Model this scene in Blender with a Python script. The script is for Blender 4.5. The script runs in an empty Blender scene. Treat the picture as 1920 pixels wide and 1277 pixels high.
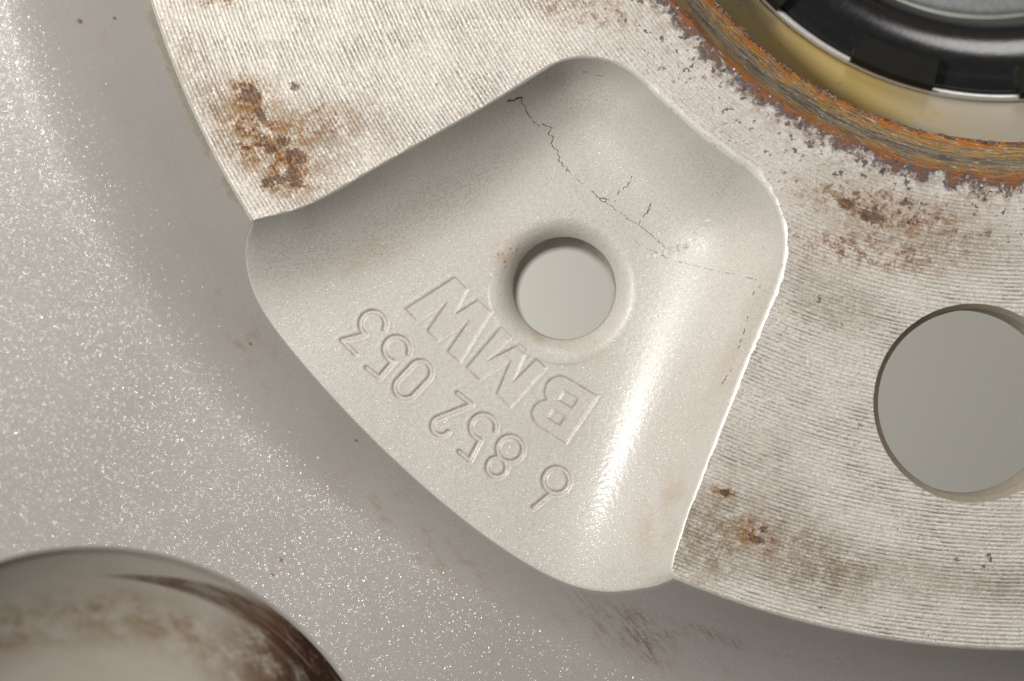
import bpy, math, random
import numpy as np
from mathutils import Vector
from mathutils.geometry import delaunay_2d_cdt

random.seed(7)
rng = np.random.default_rng(11)
scene = bpy.context.scene
COL = scene.collection

# ------------------------------------------------------------------ camera, light, exposure
K = 21.03            # photograph pixels per millimetre on the machined face
D = 260.0            # mm from the lens to the machined face
Z0 = 200.0            # mm, height of the machined face above the table top
CU, CV = 1930.0, -502.0        # wheel axis on the machined face (pixels)

cam_d = bpy.data.cameras.new("camera")
cam = bpy.data.objects.new("camera", cam_d)
COL.objects.link(cam)
cam.location = (0, 0, (Z0 + D) / 1000)
cam_d.sensor_width = 36.0
cam_d.lens = 36.0 * D / (1920 / K)
cam_d.clip_start = 0.01
cam_d.clip_end = 50
cam_d.dof.use_dof = True
cam_d.dof.focus_distance = (D + 4.0) / 1000
cam_d.dof.aperture_fstop = 16.0
scene.camera = cam

world = bpy.data.worlds.new("World")
scene.world = world
world.use_nodes = True
bg = world.node_tree.nodes["Background"]
bg.inputs[0].default_value = (1.0, 0.965, 0.92, 1)
bg.inputs[1].default_value = 0.065


def area_lamp(name, loc, target, size, watts, colour):
    l = bpy.data.lights.new(name, 'AREA')
    l.shape = 'DISK'
    l.size = size
    l.energy = watts
    l.color = colour
    o = bpy.data.objects.new(name, l)
    COL.objects.link(o)
    o.location = loc
    o.rotation_euler = (Vector(target) - Vector(loc)).to_track_quat('-Z', 'Y').to_euler()
    return o


area_lamp("key_lamp", (-0.194, 0.070, Z0 / 1000 + 0.30), (0, 0, Z0 / 1000), 0.07, 1.45, (1.0, 0.97, 0.93))
area_lamp("top_softbox", (0.10, 0.36, Z0 / 1000 + 0.26), (0.03, 0, Z0 / 1000), 0.20, 0.55, (1.0, 0.97, 0.93))
area_lamp("low_fill_lamp", (-0.16, -0.035, 0.03), (0.03, 0.0, 0), 0.04, 0.75, (1.0, 0.99, 0.95))  # added fill, brightens the table seen through the holes

scene.view_settings.view_transform = 'Standard'
scene.view_settings.look = 'None'
scene.view_settings.exposure = 0.0
scene.view_settings.gamma = 1.0


# ------------------------------------------------------------------ coordinates
def W(u, v, z):
    """photo pixel (u, v) seen at depth z (mm, negative = below the machined face) -> metres"""
    u = np.asarray(u, float); v = np.asarray(v, float); z = np.asarray(z, float)
    s = (D - z) / D
    return np.stack([(u - 960) / K * s, -(v - 638.5) / K * s, z + Z0], -1) / 1000


def A(u, v, z):
    """true metric position: (u, v) measured on the machined face, dropped straight down to z"""
    u = np.asarray(u, float); v = np.asarray(v, float); z = np.asarray(z, float) + 0 * u
    return np.stack([(u - 960) / K, -(v - 638.5) / K, z + Z0], -1) / 1000


def sstep(a, b, x):
    t = np.clip((x - a) / (b - a), 0, 1)
    return t * t * (3 - 2 * t)


# ------------------------------------------------------------------ node helper
class N:
    def __init__(self, name):
        self.m = bpy.data.materials.new(name)
        self.m.use_nodes = True
        self.t = self.m.node_tree
        self.t.nodes.clear()
        self.out = self.t.nodes.new('ShaderNodeOutputMaterial')

    def new(self, typ, **kw):
        n = self.t.nodes.new(typ)
        for k, v in kw.items():
            setattr(n, k, v)
        return n

    def put(self, sock, v):
        if v is None:
            return
        if isinstance(v, bpy.types.NodeSocket):
            self.t.links.new(v, sock)
        else:
            if sock.type == 'RGBA' and len(v) == 3:
                v = (*v, 1)
            sock.default_value = v

    def math(self, op, a, b=None, c=None, clamp=False):
        n = self.new('ShaderNodeMath', operation=op, use_clamp=clamp)
        for i, x in enumerate((a, b, c)):
            self.put(n.inputs[i], x)
        return n.outputs[0]

    def add(self, a, b): return self.math('ADD', a, b)
    def sub(self, a, b): return self.math('SUBTRACT', a, b)
    def mul(self, a, b): return self.math('MULTIPLY', a, b)
    def mx(self, a, b): return self.math('MAXIMUM', a, b)

    def vm(self, op, a, b=None, scale=None):
        n = self.new('ShaderNodeVectorMath', operation=op)
        self.put(n.inputs[0], a)
        if b is not None:
            self.put(n.inputs[1], b)
        if scale is not None:
            self.put(n.inputs['Scale'], scale)
        return n.outputs['Value'] if op in ('LENGTH', 'DOT_PRODUCT', 'DISTANCE') else n.outputs[0]

    def sep(self, v):
        n = self.new('ShaderNodeSeparateXYZ')
        self.put(n.inputs[0], v)
        return n.outputs[0], n.outputs[1], n.outputs[2]

    def comb(self, x, y, z=0.0):
        n = self.new('ShaderNodeCombineXYZ')
        self.put(n.inputs[0], x); self.put(n.inputs[1], y); self.put(n.inputs[2], z)
        return n.outputs[0]

    def attr(self, name, out='Vector'):
        return self.new('ShaderNodeAttribute', attribute_name=name).outputs[out]

    def mm(self):
        return self.vm('SCALE', self.new('ShaderNodeNewGeometry').outputs['Position'], scale=1000.0)

    def noise(self, vec, scale, detail=2.0, rough=0.5, dist=0.0, col=False):
        n = self.new('ShaderNodeTexNoise')
        self.put(n.inputs['Vector'], vec)
        n.inputs['Scale'].default_value = scale
        n.inputs['Detail'].default_value = detail
        n.inputs['Roughness'].default_value = rough
        n.inputs['Distortion'].default_value = dist
        return n.outputs[1] if col else n.outputs[0]

    def voro(self, vec, scale, out='Color'):
        n = self.new('ShaderNodeTexVoronoi')
        self.put(n.inputs['Vector'], vec)
        n.inputs['Scale'].default_value = scale
        return n.outputs[out]

    def step(self, x, a, b, lo=0.0, hi=1.0):
        n = self.new('ShaderNodeMapRange', interpolation_type='SMOOTHSTEP')
        self.put(n.inputs[0], x)
        for i, q in enumerate((a, b, lo, hi)):
            n.inputs[i + 1].default_value = q
        return n.outputs[0]

    def lin(self, x, a, b, lo=0.0, hi=1.0):
        n = self.new('ShaderNodeMapRange')
        self.put(n.inputs[0], x)
        for i, q in enumerate((a, b, lo, hi)):
            n.inputs[i + 1].default_value = q
        return n.outputs[0]

    def mix(self, f, a, b, blend='MIX'):
        n = self.new('ShaderNodeMix', data_type='RGBA', blend_type=blend)
        self.put(n.inputs[0], f); self.put(n.inputs[6], a); self.put(n.inputs[7], b)
        return n.outputs[2]

    def ramp(self, f, stops):
        n = self.new('ShaderNodeValToRGB')
        cr = n.color_ramp
        while len(cr.elements) < len(stops):
            cr.elements.new(0.5)
        for e, (p, c) in zip(cr.elements, stops):
            e.position = p
            e.color = (*c, 1)
        self.put(n.inputs[0], f)
        return n.outputs[0]

    def blob(self, px, u, v, ru, rv=None, rot=0.0):
        """soft elliptical mask round a place on the part"""
        rv = rv or ru
        d = self.vm('SUBTRACT', px, (u, v, 0))  # only x and y are used
        x, y, _ = self.sep(d)
        c, s = math.cos(math.radians(rot)), math.sin(math.radians(rot))
        a = self.add(self.mul(x, c / ru), self.mul(y, s / ru))
        b = self.add(self.mul(x, -s / rv), self.mul(y, c / rv))
        r = self.math('SQRT', self.add(self.mul(a, a), self.mul(b, b)))
        return self.step(r, 0.25, 1.0, 1.0, 0.0)

    def bump(self, h, dist, strength=1.0, normal=None):
        n = self.new('ShaderNodeBump')
        n.inputs['Strength'].default_value = strength
        n.inputs['Distance'].default_value = dist
        self.put(n.inputs['Height'], h)
        if normal is not None:
            self.put(n.inputs['Normal'], normal)
        return n.outputs[0]

    def bsdf(self, **kw):
        n = self.new('ShaderNodeBsdfPrincipled')
        for k, v in kw.items():
            self.put(n.inputs[k.replace('_', ' ')], v)
        return n.outputs[0]

    def done(self, shader):
        self.t.links.new(shader, self.out.inputs[0])
        return self.m


# ------------------------------------------------------------------ materials
def polar(n, px):
    x, y, _ = n.sep(n.vm('SUBTRACT', n.vm('MULTIPLY', px, (1, 1, 0)), (CU, CV, 0)))
    r = n.math('SQRT', n.add(n.mul(x, x), n.mul(y, y)))
    th = n.math('ARCTAN2', y, x)
    return r, th


def paint(name, base, warm, dirt=None, flake=0.2, coat=0.35, bump=0.5, speck=1.0, dusty=False, rough=0.5, spec=0.35):
    n = N(name)
    px = n.attr('uvpx')
    mm = n.mm()
    big = n.noise(mm, 0.09, 3, 0.55)
    col = n.mix(n.step(big, 0.35, 0.7), base, warm)
    fine = n.noise(mm, 7.0, 2, 0.7)
    col = n.mix(n.mul(n.step(fine, 0.40, 0.66), 0.30), col, (0.28, 0.25, 0.20))
    col = n.mix(n.mul(n.step(n.noise(mm, 3.3, 3, 0.7), 0.45, 0.70), 0.16), col, (0.30, 0.26, 0.21))
    # fine dark dust
    sp = n.step(n.noise(mm, 5.5, 1, 0.5), 0.70, 0.76)
    sp = n.mul(sp, n.step(n.noise(mm, 0.5, 2, 0.5), 0.40, 0.65))
    col = n.mix(n.mul(sp, 0.55 * speck), col, (0.16, 0.11, 0.07))
    if dirt:
        col = dirt(n, px, mm, col)
    peel = n.add(n.mul(n.noise(mm, 2.6, 2, 0.5), 1.0), n.mul(n.noise(mm, 8.0, 1, 0.5), 0.22))
    nb = n.bump(peel, 0.00006, bump)
    # a dust film dulls the lacquer of the upper pocket
    crough = n.step(n.sep(px)[1], 420, 1060, 0.42, 0.12) if dusty else 0.2
    # metallic flakes: tiny facets, each with its own tilt
    vc = n.vm('SUBTRACT', n.voro(mm, 19.0), (0.5, 0.5, 0.5))
    vc2 = n.vm('SUBTRACT', n.voro(n.vm('ADD', mm, (31.7, 8.1, 4.4)), 15.5), (0.5, 0.5, 0.5))
    gn = n.new('ShaderNodeNewGeometry').outputs['Normal']
    fl = n.vm('NORMALIZE', n.vm('ADD', gn, n.vm('SCALE', vc, scale=n.mul(n.vm('LENGTH', vc), 1.15))))
    fl2 = n.vm('NORMALIZE', n.vm('ADD', gn, n.vm('SCALE', vc2, scale=n.mul(n.vm('LENGTH', vc2), 1.35))))
    body = n.bsdf(Base_Color=col, Metallic=0.0, Roughness=rough, Specular_IOR_Level=spec, Normal=nb,
                  Coat_Weight=coat, Coat_Roughness=crough, Coat_Normal=nb)
    g1 = n.new('ShaderNodeBsdfAnisotropic')
    n.put(g1.inputs['Color'], (0.86, 0.85, 0.84)); g1.inputs['Roughness'].default_value = 0.14
    n.put(g1.inputs['Normal'], fl)
    g2 = n.new('ShaderNodeBsdfAnisotropic')
    n.put(g2.inputs['Color'], (0.9, 0.89, 0.88)); g2.inputs['Roughness'].default_value = 0.15
    n.put(g2.inputs['Normal'], fl2)
    m1 = n.new('ShaderNodeMixShader'); m1.inputs[0].default_value = 0.28
    n.t.links.new(g1.outputs[0], m1.inputs[1]); n.t.links.new(g2.outputs[0], m1.inputs[2])
    cx, cy, cz = n.sep(n.voro(n.vm('ADD', mm, (31.7, 8.1, 4.4)), 15.5))
    m2 = n.new('ShaderNodeMixShader')
    n.put(m2.inputs[0], n.mul(n.math('POWER', n.math('FRACT', n.mul(n.add(cx, cz), 7.31)), 2.5), flake * 1.5))
    n.t.links.new(body, m2.inputs[1]); n.t.links.new(m1.outputs[0], m2.inputs[2])
    return n.done(m2.outputs[0])


def dirt_pocket(n, px, mm, col):
    nz = n.noise(mm, 0.35, 3, 0.6)
    for (u, v, a, b, rot, s) in ((1240, 960, 130, 60, -70, 0.42), (950, 470, 60, 40, -50, 0.5), (1000, 620, 50, 25, 50, 0.35),
                                 (1080, 650, 120, 30, 10, 0.3), (700, 480, 120, 40, -20, 0.22), (1390, 640, 200, 40, -65, 0.25)):
        col = n.mix(n.mul(n.mul(n.blob(px, u, v, a, b, rot), n.step(nz, 0.35, 0.6)), s), col, (0.42, 0.31, 0.19))
    dust = n.step(n.noise(mm, 4.6, 3, 0.78), 0.47, 0.62)
    for (u, v, a, b, rot, k) in ((800, 390, 330, 75, -31, 0.28), (1120, 190, 130, 70, 20, 0.25), (1340, 330, 130, 50, 42, 0.28),
                                 (560, 480, 120, 70, -20, 0.32), (1420, 600, 190, 45, 110, 0.24), (1058, 430, 130, 40, 0, 0.22)):
        col = n.mix(n.mul(n.mul(n.blob(px, u, v, a, b, rot), dust), k), col, (0.17, 0.145, 0.105))
    gx_, gy_, gl = n.sep(px)
    groove = n.step(n.math('ABSOLUTE', n.add(gl, 0.6)), 2.6, 0.8)
    col = n.mix(n.mul(groove, n.lin(n.noise(mm, 1.2, 2, 0.6), 0.3, 0.7, 0.15, 0.65)), col, (0.30, 0.24, 0.17))
    # brown crumbs on the upper left of the hole
    m = n.mul(n.blob(px, 948, 480, 55, 26, -52), n.step(n.noise(mm, 2.4, 3, 0.7), 0.56, 0.64))
    return n.mix(n.mul(m, 0.8), col, (0.17, 0.09, 0.04))


def dirt_spoke(n, px, mm, col):
    x, y, z = n.sep(px)
    r, th = polar(n, px)
    # tan film along the foot of the machined face
    film = n.mul(n.step(r, 1722, 1752, 1.0, 0.0), n.step(x, 250, 620, 1.0, 0.2))
    col = n.mix(n.mul(film, 0.35), col, (0.45, 0.33, 0.2))
    chip = n.mul(n.step(n.add(r, n.mul(n.noise(mm, 1.2, 3, 0.7), 26.0)), 1752, 1744), n.step(n.noise(mm, 0.28, 2, 0.5), 0.42, 0.5))
    chip = n.mul(chip, n.step(x, 620, 420))
    col = n.mix(n.mul(chip, 0.85), col, n.mix(n.noise(mm, 4.0, 2, 0.6), (0.14, 0.13, 0.10), (0.40, 0.38, 0.33)))
    # brown dust on the flank, finely streaked round the wheel
    st = n.noise(n.comb(n.mul(r, 0.045), n.mul(th, 45.0), 0), 1.0, 4, 0.65)
    dd = n.mul(n.step(st, 0.50, 0.68), n.noise(mm, 6.0, 2, 0.7))
    for (u, v, a, b, rot, s) in ((470, 640, 190, 60, 62, 1.0), (780, 1000, 330, 90, 38, 0.9), (1200, 1190, 260, 80, 18, 0.9),
                                 (1500, 1225, 220, 30, 10, 0.5), (200, 90, 130, 18, 86, 0.65)):
        col = n.mix(n.mul(n.mul(n.blob(px, u, v, a, b, rot), dd), s), col, (0.28, 0.19, 0.11))
    # oblique brown scuffs
    c, s_ = math.cos(math.radians(50)), math.sin(math.radians(50))
    al = n.add(n.mul(x, c), n.mul(y, s_)); ac = n.add(n.mul(x, -s_), n.mul(y, c))
    sc = n.noise(n.comb(n.mul(al, 0.018), n.mul(ac, 0.11), 0), 1.0, 4, 0.7)
    for (u, v, a, b, rot, k) in ((1205, 1195, 95, 26, 52, 0.85), (1230, 1180, 85, 20, 42, 0.6), (1105, 1145, 90, 24, 45, 0.35),
                                 (1180, 1190, 150, 60, 40, 0.5), (1330, 1190, 110, 18, 20, 0.75)):
        col = n.mix(n.mul(n.mul(n.blob(px, u, v, a, b, rot), n.step(n.add(n.mul(sc, 0.62), n.mul(n.noise(mm, 5.0, 3, 0.75), 0.38)), 0.45, 0.66)), k), col, (0.14, 0.08, 0.048))
    # chips and specks
    spk = n.noise(mm, 1.7, 2, 0.6)
    for (u, v, a) in ((150, 40, 9), (527, 1050, 8), (512, 1079, 7), (470, 645, 6), (575, 640, 6), (668, 826, 5), (215, 34, 6)):
        col = n.mix(n.mul(n.blob(px, u, v, a, a * 0.7, 30), 0.9), col, (0.16, 0.09, 0.05))
    sp = n.mul(n.step(spk, 0.74, 0.77), n.step(n.noise(mm, 0.4, 1, 0.5), 0.5, 0.6))
    return n.mix(n.mul(sp, 0.75), col, (0.16, 0.1, 0.06))


def dirt_recess(n, px, mm, col):
    x, y, z = n.sep(px)
    d = n.sub(570.0, n.vm('LENGTH', n.vm('SUBTRACT', n.comb(x, y, 0), (173, 1600, 0))))   # distance inside the edge
    dx, dy, _ = n.sep(n.vm('SUBTRACT', n.comb(x, y, 0), (173, 1600, 0)))
    ang = n.math('ARCTAN2', dy, dx)                       # -pi/2 = top
    st = n.noise(n.comb(n.mul(d, 0.07), n.mul(ang, 4.0), 0), 1.0, 5, 0.65)
    fl = n.noise(mm, 0.32, 6, 0.72)
    fl2 = n.noise(mm, 2.2, 4, 0.75)
    # broad tan film
    band = n.mul(n.step(d, 55, 110), n.step(d, 210, 120))
    m = n.mul(n.mul(band, n.step(fl, 0.36, 0.66)), n.step(x, 560, 320))
    col = n.mix(n.mul(m, 0.85), col, (0.25, 0.155, 0.07))
    # thin dark streak that leaves the edge on the right
    c0 = n.step(ang, -1.60, -0.75, 50.0, 22.0)
    wdt = n.step(ang, -1.58, -0.9, 3.0, 26.0)
    q = n.math('ABSOLUTE', n.math('DIVIDE', n.sub(d, c0), wdt))
    m = n.mul(n.step(q, 1.15, 0.5), n.step(ang, -1.60, -1.35))
    m = n.mul(m, n.step(n.add(st, n.mul(fl2, 0.25)), 0.40, 0.70, 0.45, 1.0))
    col = n.mix(n.mul(m, 0.92), col, (0.085, 0.042, 0.024))
    # heavy brown patch at the right
    pm = n.mul(n.blob(px, 575, 1255, 230, 190, 30), n.step(n.add(n.mul(fl, 0.75), n.mul(fl2, 0.35)), 0.40, 0.58))
    col = n.mix(n.mul(pm, 0.95), col, (0.115, 0.052, 0.022))
    pm = n.mul(n.blob(px, 610, 1262, 120, 190, -32), n.step(n.add(n.mul(fl, 0.6), n.mul(fl2, 0.5)), 0.38, 0.58))
    col = n.mix(n.mul(pm, 0.98), col, (0.025, 0.011, 0.006))
    # pale scratches through the dirt, parallel to the edge
    sc = n.noise(n.comb(n.mul(d, 0.30), n.mul(ang, 2.2), 3.0), 1.0, 2, 0.5)
    m = n.mul(n.mul(n.step(sc, 0.60, 0.66), n.step(d, 85, 40)), n.step(ang, -1.25, -0.9))
    return n.mix(n.mul(m, 0.6), col, (0.42, 0.36, 0.28))


def machined():
    n = N("machined_alloy")
    px = n.attr('uvpx'); mm = n.mm()
    x, y, _ = n.sep(px)
    w1 = n.vm('SUBTRACT', n.noise(mm, 0.9, 4, 0.7, col=True), (0.5, 0.5, 0.5))
    pw = n.vm('ADD', px, n.vm('SCALE', w1, scale=62.0))
    w2 = n.vm('SUBTRACT', n.noise(n.vm('ADD', mm, (7, 3, 1)), 3.0, 3, 0.75, col=True), (0.5, 0.5, 0.5))
    pw2 = n.vm('ADD', n.vm('ADD', px, n.vm('SCALE', w1, scale=16.0)), n.vm('SCALE', w2, scale=38.0))
    r, th = polar(n, px)
    wob = n.add(n.mul(n.noise(mm, 0.1, 0, 0.5), 1.2), n.mul(n.noise(n.comb(n.mul(r, 0.05), 0.3, 0), 1.0, 2, 0.5), 9.0))
    ph = n.mul(n.add(r, wob), 2 * math.pi / 7.6)
    ridge = n.math('SINE', ph)
    arc = n.mul(th, 1260.0)
    # torn pits strung along the turning marks
    tv = n.comb(n.mul(r, 0.17), n.mul(arc, 0.026), 0)
    tear = n.noise(tv, 1.0, 3, 0.7)
    pit = n.noise(n.comb(n.mul(r, 0.30), n.mul(arc, 0.14), 7.0), 1.0, 2, 0.6)
    groove = n.step(ridge, -0.15, -0.95)
    wear = n.step(n.noise(mm, 0.17, 3, 0.6), 0.36, 0.62)          # where the tool marks are crisp
    line = n.mul(groove, n.step(n.add(n.mul(tear, 0.55), n.mul(pit, 0.45)), 0.44, 0.57, 0.12, 1.0))
    line = n.mul(line, n.step(n.noise(mm, 0.22, 3, 0.6), 0.36, 0.60, 0.35, 1.0))
    nearbore = n.step(r, 1120, 900)
    line = n.mul(line, n.math('SUBTRACT', 1.0, n.mul(nearbore, 0.75)))
    col = n.mix(n.noise(mm, 0.55, 4, 0.65), (0.62, 0.57, 0.50), (0.80, 0.775, 0.73))
    col = n.mix(n.mul(n.step(n.noise(mm, 2.2, 3, 0.7), 0.46, 0.66), 0.55), col, (0.50, 0.42, 0.33))
    col = n.mix(n.mul(n.step(n.noise(mm, 4.5, 2, 0.75), 0.52, 0.66), 0.6), col, (0.95, 0.93, 0.90))
    col = n.mix(n.mul(n.step(n.noise(mm, 7.5, 2, 0.7), 0.52, 0.66), 0.42), col, (0.34, 0.29, 0.24))
    col = n.mix(n.mul(line, n.lin(wear, 0, 1, 0.35, 0.85)), col, (0.13, 0.105, 0.085))
    # scattered black pits
    pp = n.mul(n.step(n.noise(mm, 2.6, 1, 0.5), 0.71, 0.76), n.step(n.noise(mm, 0.3, 2, 0.5), 0.42, 0.6))
    col = n.mix(n.mul(pp, 0.8), col, (0.10, 0.085, 0.075))
    # grey-brown dirty patches
    dn = n.noise(mm, 0.75, 5, 0.72)
    dn2 = n.noise(n.vm('ADD', mm, (40, 3, 9)), 1.5, 5, 0.78)
    dmix = n.add(n.mul(dn, 0.55), n.mul(n.noise(mm, 4.2, 3, 0.75), 0.45))
    for (u, v, a, b, rot, s) in ((520, 270, 220, 130, 40, 0.85), (430, 215, 90, 60, 60, 0.6), (350, 130, 150, 70, 65, 0.55),
                                 (640, 240, 160, 90, 0, 0.5), (1330, 1010, 130, 130, 0, 0.95), (1500, 1040, 210, 110, 30, 0.85),
                                 (1720, 420, 300, 90, 15, 0.65), (1560, 560, 160, 80, 30, 0.5), (1700, 1080, 220, 60, 5, 0.5),
                                 (1880, 1100, 120, 50, 0, 0.45), (1430, 880, 140, 130, 0, 0.3)):
        col = n.mix(n.mul(n.mul(n.blob(pw, u, v, a, b, rot), n.step(dmix, 0.37, 0.60)), s), col, (0.24, 0.18, 0.105))
    # rust spots
    for (u, v, a, b, rot, s) in ((470, 180, 75, 55, 0, 0.9), (490, 260, 120, 85, 40, 1.0), (540, 325, 75, 70, 0, 1.0), (600, 230, 110, 50, -10, 0.6),
                                 (400, 0, 60, 30, 0, 0.8), (1415, 1005, 60, 45, 30, 1.0), (1350, 925, 40, 25, 0, 0.9),
                                 (1660, 390, 230, 60, 15, 0.9), (1840, 360, 60, 50, 0, 0.9), (1620, 470, 260, 55, 8, 0.65),
                                 (1100, 20, 160, 40, 10, 0.6)):
        col = n.mix(n.mul(n.mul(n.blob(pw, u, v, a * 1.25, b * 1.25, rot), n.step(dmix, 0.40, 0.68)), 0.36 * s), col, (0.40, 0.23, 0.09))
        col = n.mix(n.mul(n.mul(n.blob(pw, u, v, a, b, rot), n.step(dn2, 0.475, 0.56)), 0.9 * s), col, (0.30, 0.13, 0.03))
        col = n.mix(n.mul(n.mul(n.blob(pw, u, v, a * 0.8, b * 0.8, rot), n.step(dn2, 0.55, 0.605)), 0.92 * s), col, (0.075, 0.04, 0.028))
    nz = n.noise(mm, 2.6, 4, 0.75)
    for (u, v, a, b, rot) in ((553, 294, 24, 16, 10), (508, 281, 13, 11, 60), (551, 332, 15, 24, -20), (529, 266, 14, 12, 0), (505, 340, 15, 12, 0),
                              (526, 335, 13, 10, 0), (493, 258, 10, 9, 0), (553, 163, 9, 9, 0), (470, 178, 22, 17, 20), (488, 218, 20, 12, 60),
                              (1417, 1011, 16, 9, 10), (1433, 991, 11, 7, 0), (1360, 925, 14, 9, 0), (1700, 380, 16, 8, 15), (1838, 358, 14, 20, -20),
                              (1635, 405, 26, 14, 20), (1590, 385, 14, 9, 0)):
        m = n.math('MULTIPLY', n.add(n.blob(pw2, u, v, a * 1.5, b * 1.5, rot), n.mul(n.sub(nz, 0.5), 1.5)), n.step(n.blob(pw2, u, v, a * 1.7, b * 1.7, rot), 0.02, 0.15))
        col = n.mix(n.mul(n.step(m, 0.36, 0.60), 0.82), col, n.mix(n.step(nz, 0.50, 0.62), (0.085, 0.048, 0.03), (0.27, 0.115, 0.025)))
    for (u, v, a) in ((1541, 1142, 8), (1610, 797, 6), (1535, 562, 8), (1855, 1046, 9), (1845, 1064, 8), (1796, 1052, 7), (1580, 608, 7), (1862, 1064, 6)):
        col = n.mix(n.mul(n.step(n.add(n.blob(pw2, u, v, a, a * 0.6, 35), n.mul(n.sub(nz, 0.5), 1.2)), 0.35, 0.5), n.step(n.blob(pw2, u, v, a * 1.4, a, 35), 0.02, 0.1)), col, (0.09, 0.075, 0.06))
    # crust round the bore: white bloom, grey-purple scabs, orange bleeding
    e = n.sub(r, 838.0)
    ej = n.add(e, n.mul(n.sub(n.noise(mm, 0.62, 5, 0.72), 0.5), 135.0))
    col = n.mix(n.mul(n.step(ej, 110, 30), n.mul(n.step(n.noise(mm, 3.0, 3, 0.7), 0.42, 0.6), 0.8)), col, (0.80, 0.76, 0.71))
    col = n.mix(n.mul(n.step(ej, 95, 20), n.mul(n.step(n.noise(mm, 0.8, 4, 0.7), 0.42, 0.62), 0.55)), col, (0.36, 0.28, 0.20))
    sc = n.mul(n.step(ej, 32, 10), n.step(n.noise(mm, 1.3, 3, 0.65), 0.30, 0.46))
    scc = n.mix(n.step(n.noise(mm, 2.5, 3, 0.7), 0.42, 0.62), (0.10, 0.09, 0.10), (0.19, 0.08, 0.04))
    col = n.mix(n.mul(sc, 0.95), col, scc)
    col = n.mix(n.mul(n.mul(n.step(ej, 8, 0), n.step(dn, 0.35, 0.6)), 0.9), col, (0.36, 0.12, 0.02))
    far = n.mul(n.mul(n.step(e, 190, 60), n.step(n.noise(mm, 1.1, 3, 0.6), 0.60, 0.64)), 0.85)
    col = n.mix(far, col, (0.11, 0.075, 0.07))
    rough = n.lin(n.noise(mm, 3.0, 2, 0.6), 0.3, 0.7, 0.48, 0.70)
    metal = n.math('SUBTRACT', 0.50, n.mul(n.step(dn, 0.42, 0.7), 0.25))
    h = n.add(n.mul(ridge, n.lin(wear, 0, 1, 0.25, 0.55)), n.add(n.mul(tear, 1.4), n.mul(n.noise(mm, 4.0, 3, 0.7), 1.9)))
    h = n.sub(h, n.mul(line, 0.7))
    h = n.add(h, n.mul(sc, 1.5))
    h = n.add(h, n.mul(nearbore, n.mul(n.noise(mm, 5.0, 4, 0.75), 2.6)))
    nb = n.bump(h, 0.00005, 0.8)
    return n.done(n.bsdf(Base_Color=col, Metallic=metal, Roughness=rough, Normal=nb))


def rim_metal():
    n = N("worn_edge")
    mm = n.mm(); px = n.attr('uvpx')
    x, y, _ = n.sep(px)
    col = n.mix(n.noise(mm, 1.5, 3, 0.6), (0.62, 0.59, 0.53), (0.80, 0.775, 0.735))
    col = n.mix(n.mul(n.step(n.noise(mm, 2.0, 3, 0.7), 0.56, 0.68), 0.55), col, (0.35, 0.28, 0.2))
    up = n.mul(n.step(y, 520, 380), n.step(x, 1000, 700))
    col = n.mix(n.mul(up, 0.5), col, (0.42, 0.38, 0.29))
    return n.done(n.bsdf(Base_Color=col, Metallic=0.25, Roughness=0.42, Normal=n.bump(n.noise(mm, 3, 3, 0.6), 0.00004, 0.6)))


def bore_rust():
    n = N("rusty_bore")
    mm = n.mm()
    tt, arc, _ = n.sep(n.attr('ring'))             # tt 0 = outer lip, 1 = inner lip; arc in mm
    long_ = n.noise(n.comb(n.mul(tt, 15.0), n.mul(arc, 0.24), 0), 1.0, 5, 0.72)
    lng2 = n.noise(n.comb(n.mul(tt, 18.0), n.mul(arc, 0.42), 5.0), 1.0, 5, 0.75)
    pat = n.noise(mm, 0.35, 4, 0.65)
    t2 = n.add(tt, n.mul(n.sub(pat, 0.5), 0.22))
    col = n.mix(n.step(long_, 0.43, 0.56), (0.12, 0.11, 0.09), (0.30, 0.26, 0.19))
    och = n.mul(n.step(lng2, 0.47, 0.545), n.mx(n.step(t2, 0.45, 0.62), n.mul(n.step(t2, 0.40, 0.25), 0.8)))
    col = n.mix(n.mul(och, 0.9), col, (0.56, 0.28, 0.035))
    org = n.mul(n.step(n.noise(n.comb(n.mul(tt, 14.0), n.mul(arc, 0.35), 2.0), 1.0, 5, 0.7), 0.45, 0.53),
                n.mx(n.step(t2, 0.74, 0.86), n.step(t2, 0.20, 0.10)))
    col = n.mix(n.mul(org, 0.95), col, (0.50, 0.155, 0.014))
    dk = n.mul(n.step(t2, 0.90, 0.99), n.step(n.noise(mm, 1.4, 3, 0.7), 0.42, 0.5))
    col = n.mix(n.mul(dk, 0.9), col, (0.075, 0.03, 0.015))
    wh = n.step(n.noise(n.comb(n.mul(tt, 22.0), n.mul(arc, 0.9), 8.0), 1.0, 3, 0.7), 0.60, 0.65)
    col = n.mix(n.mul(wh, 0.8), col, (0.72, 0.66, 0.58))
    scr = n.step(n.noise(n.comb(n.mul(tt, 90.0), n.mul(arc, 0.12), 4.0), 1.0, 2, 0.5), 0.62, 0.70)
    col = n.mix(n.mul(scr, 0.45), col, (0.55, 0.47, 0.33))
    nb = n.bump(n.add(long_, n.noise(mm, 2.5, 4, 0.7)), 0.00018, 0.9)
    return n.done(n.bsdf(Base_Color=col, Metallic=0.15, Roughness=0.55, Normal=nb))


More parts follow.
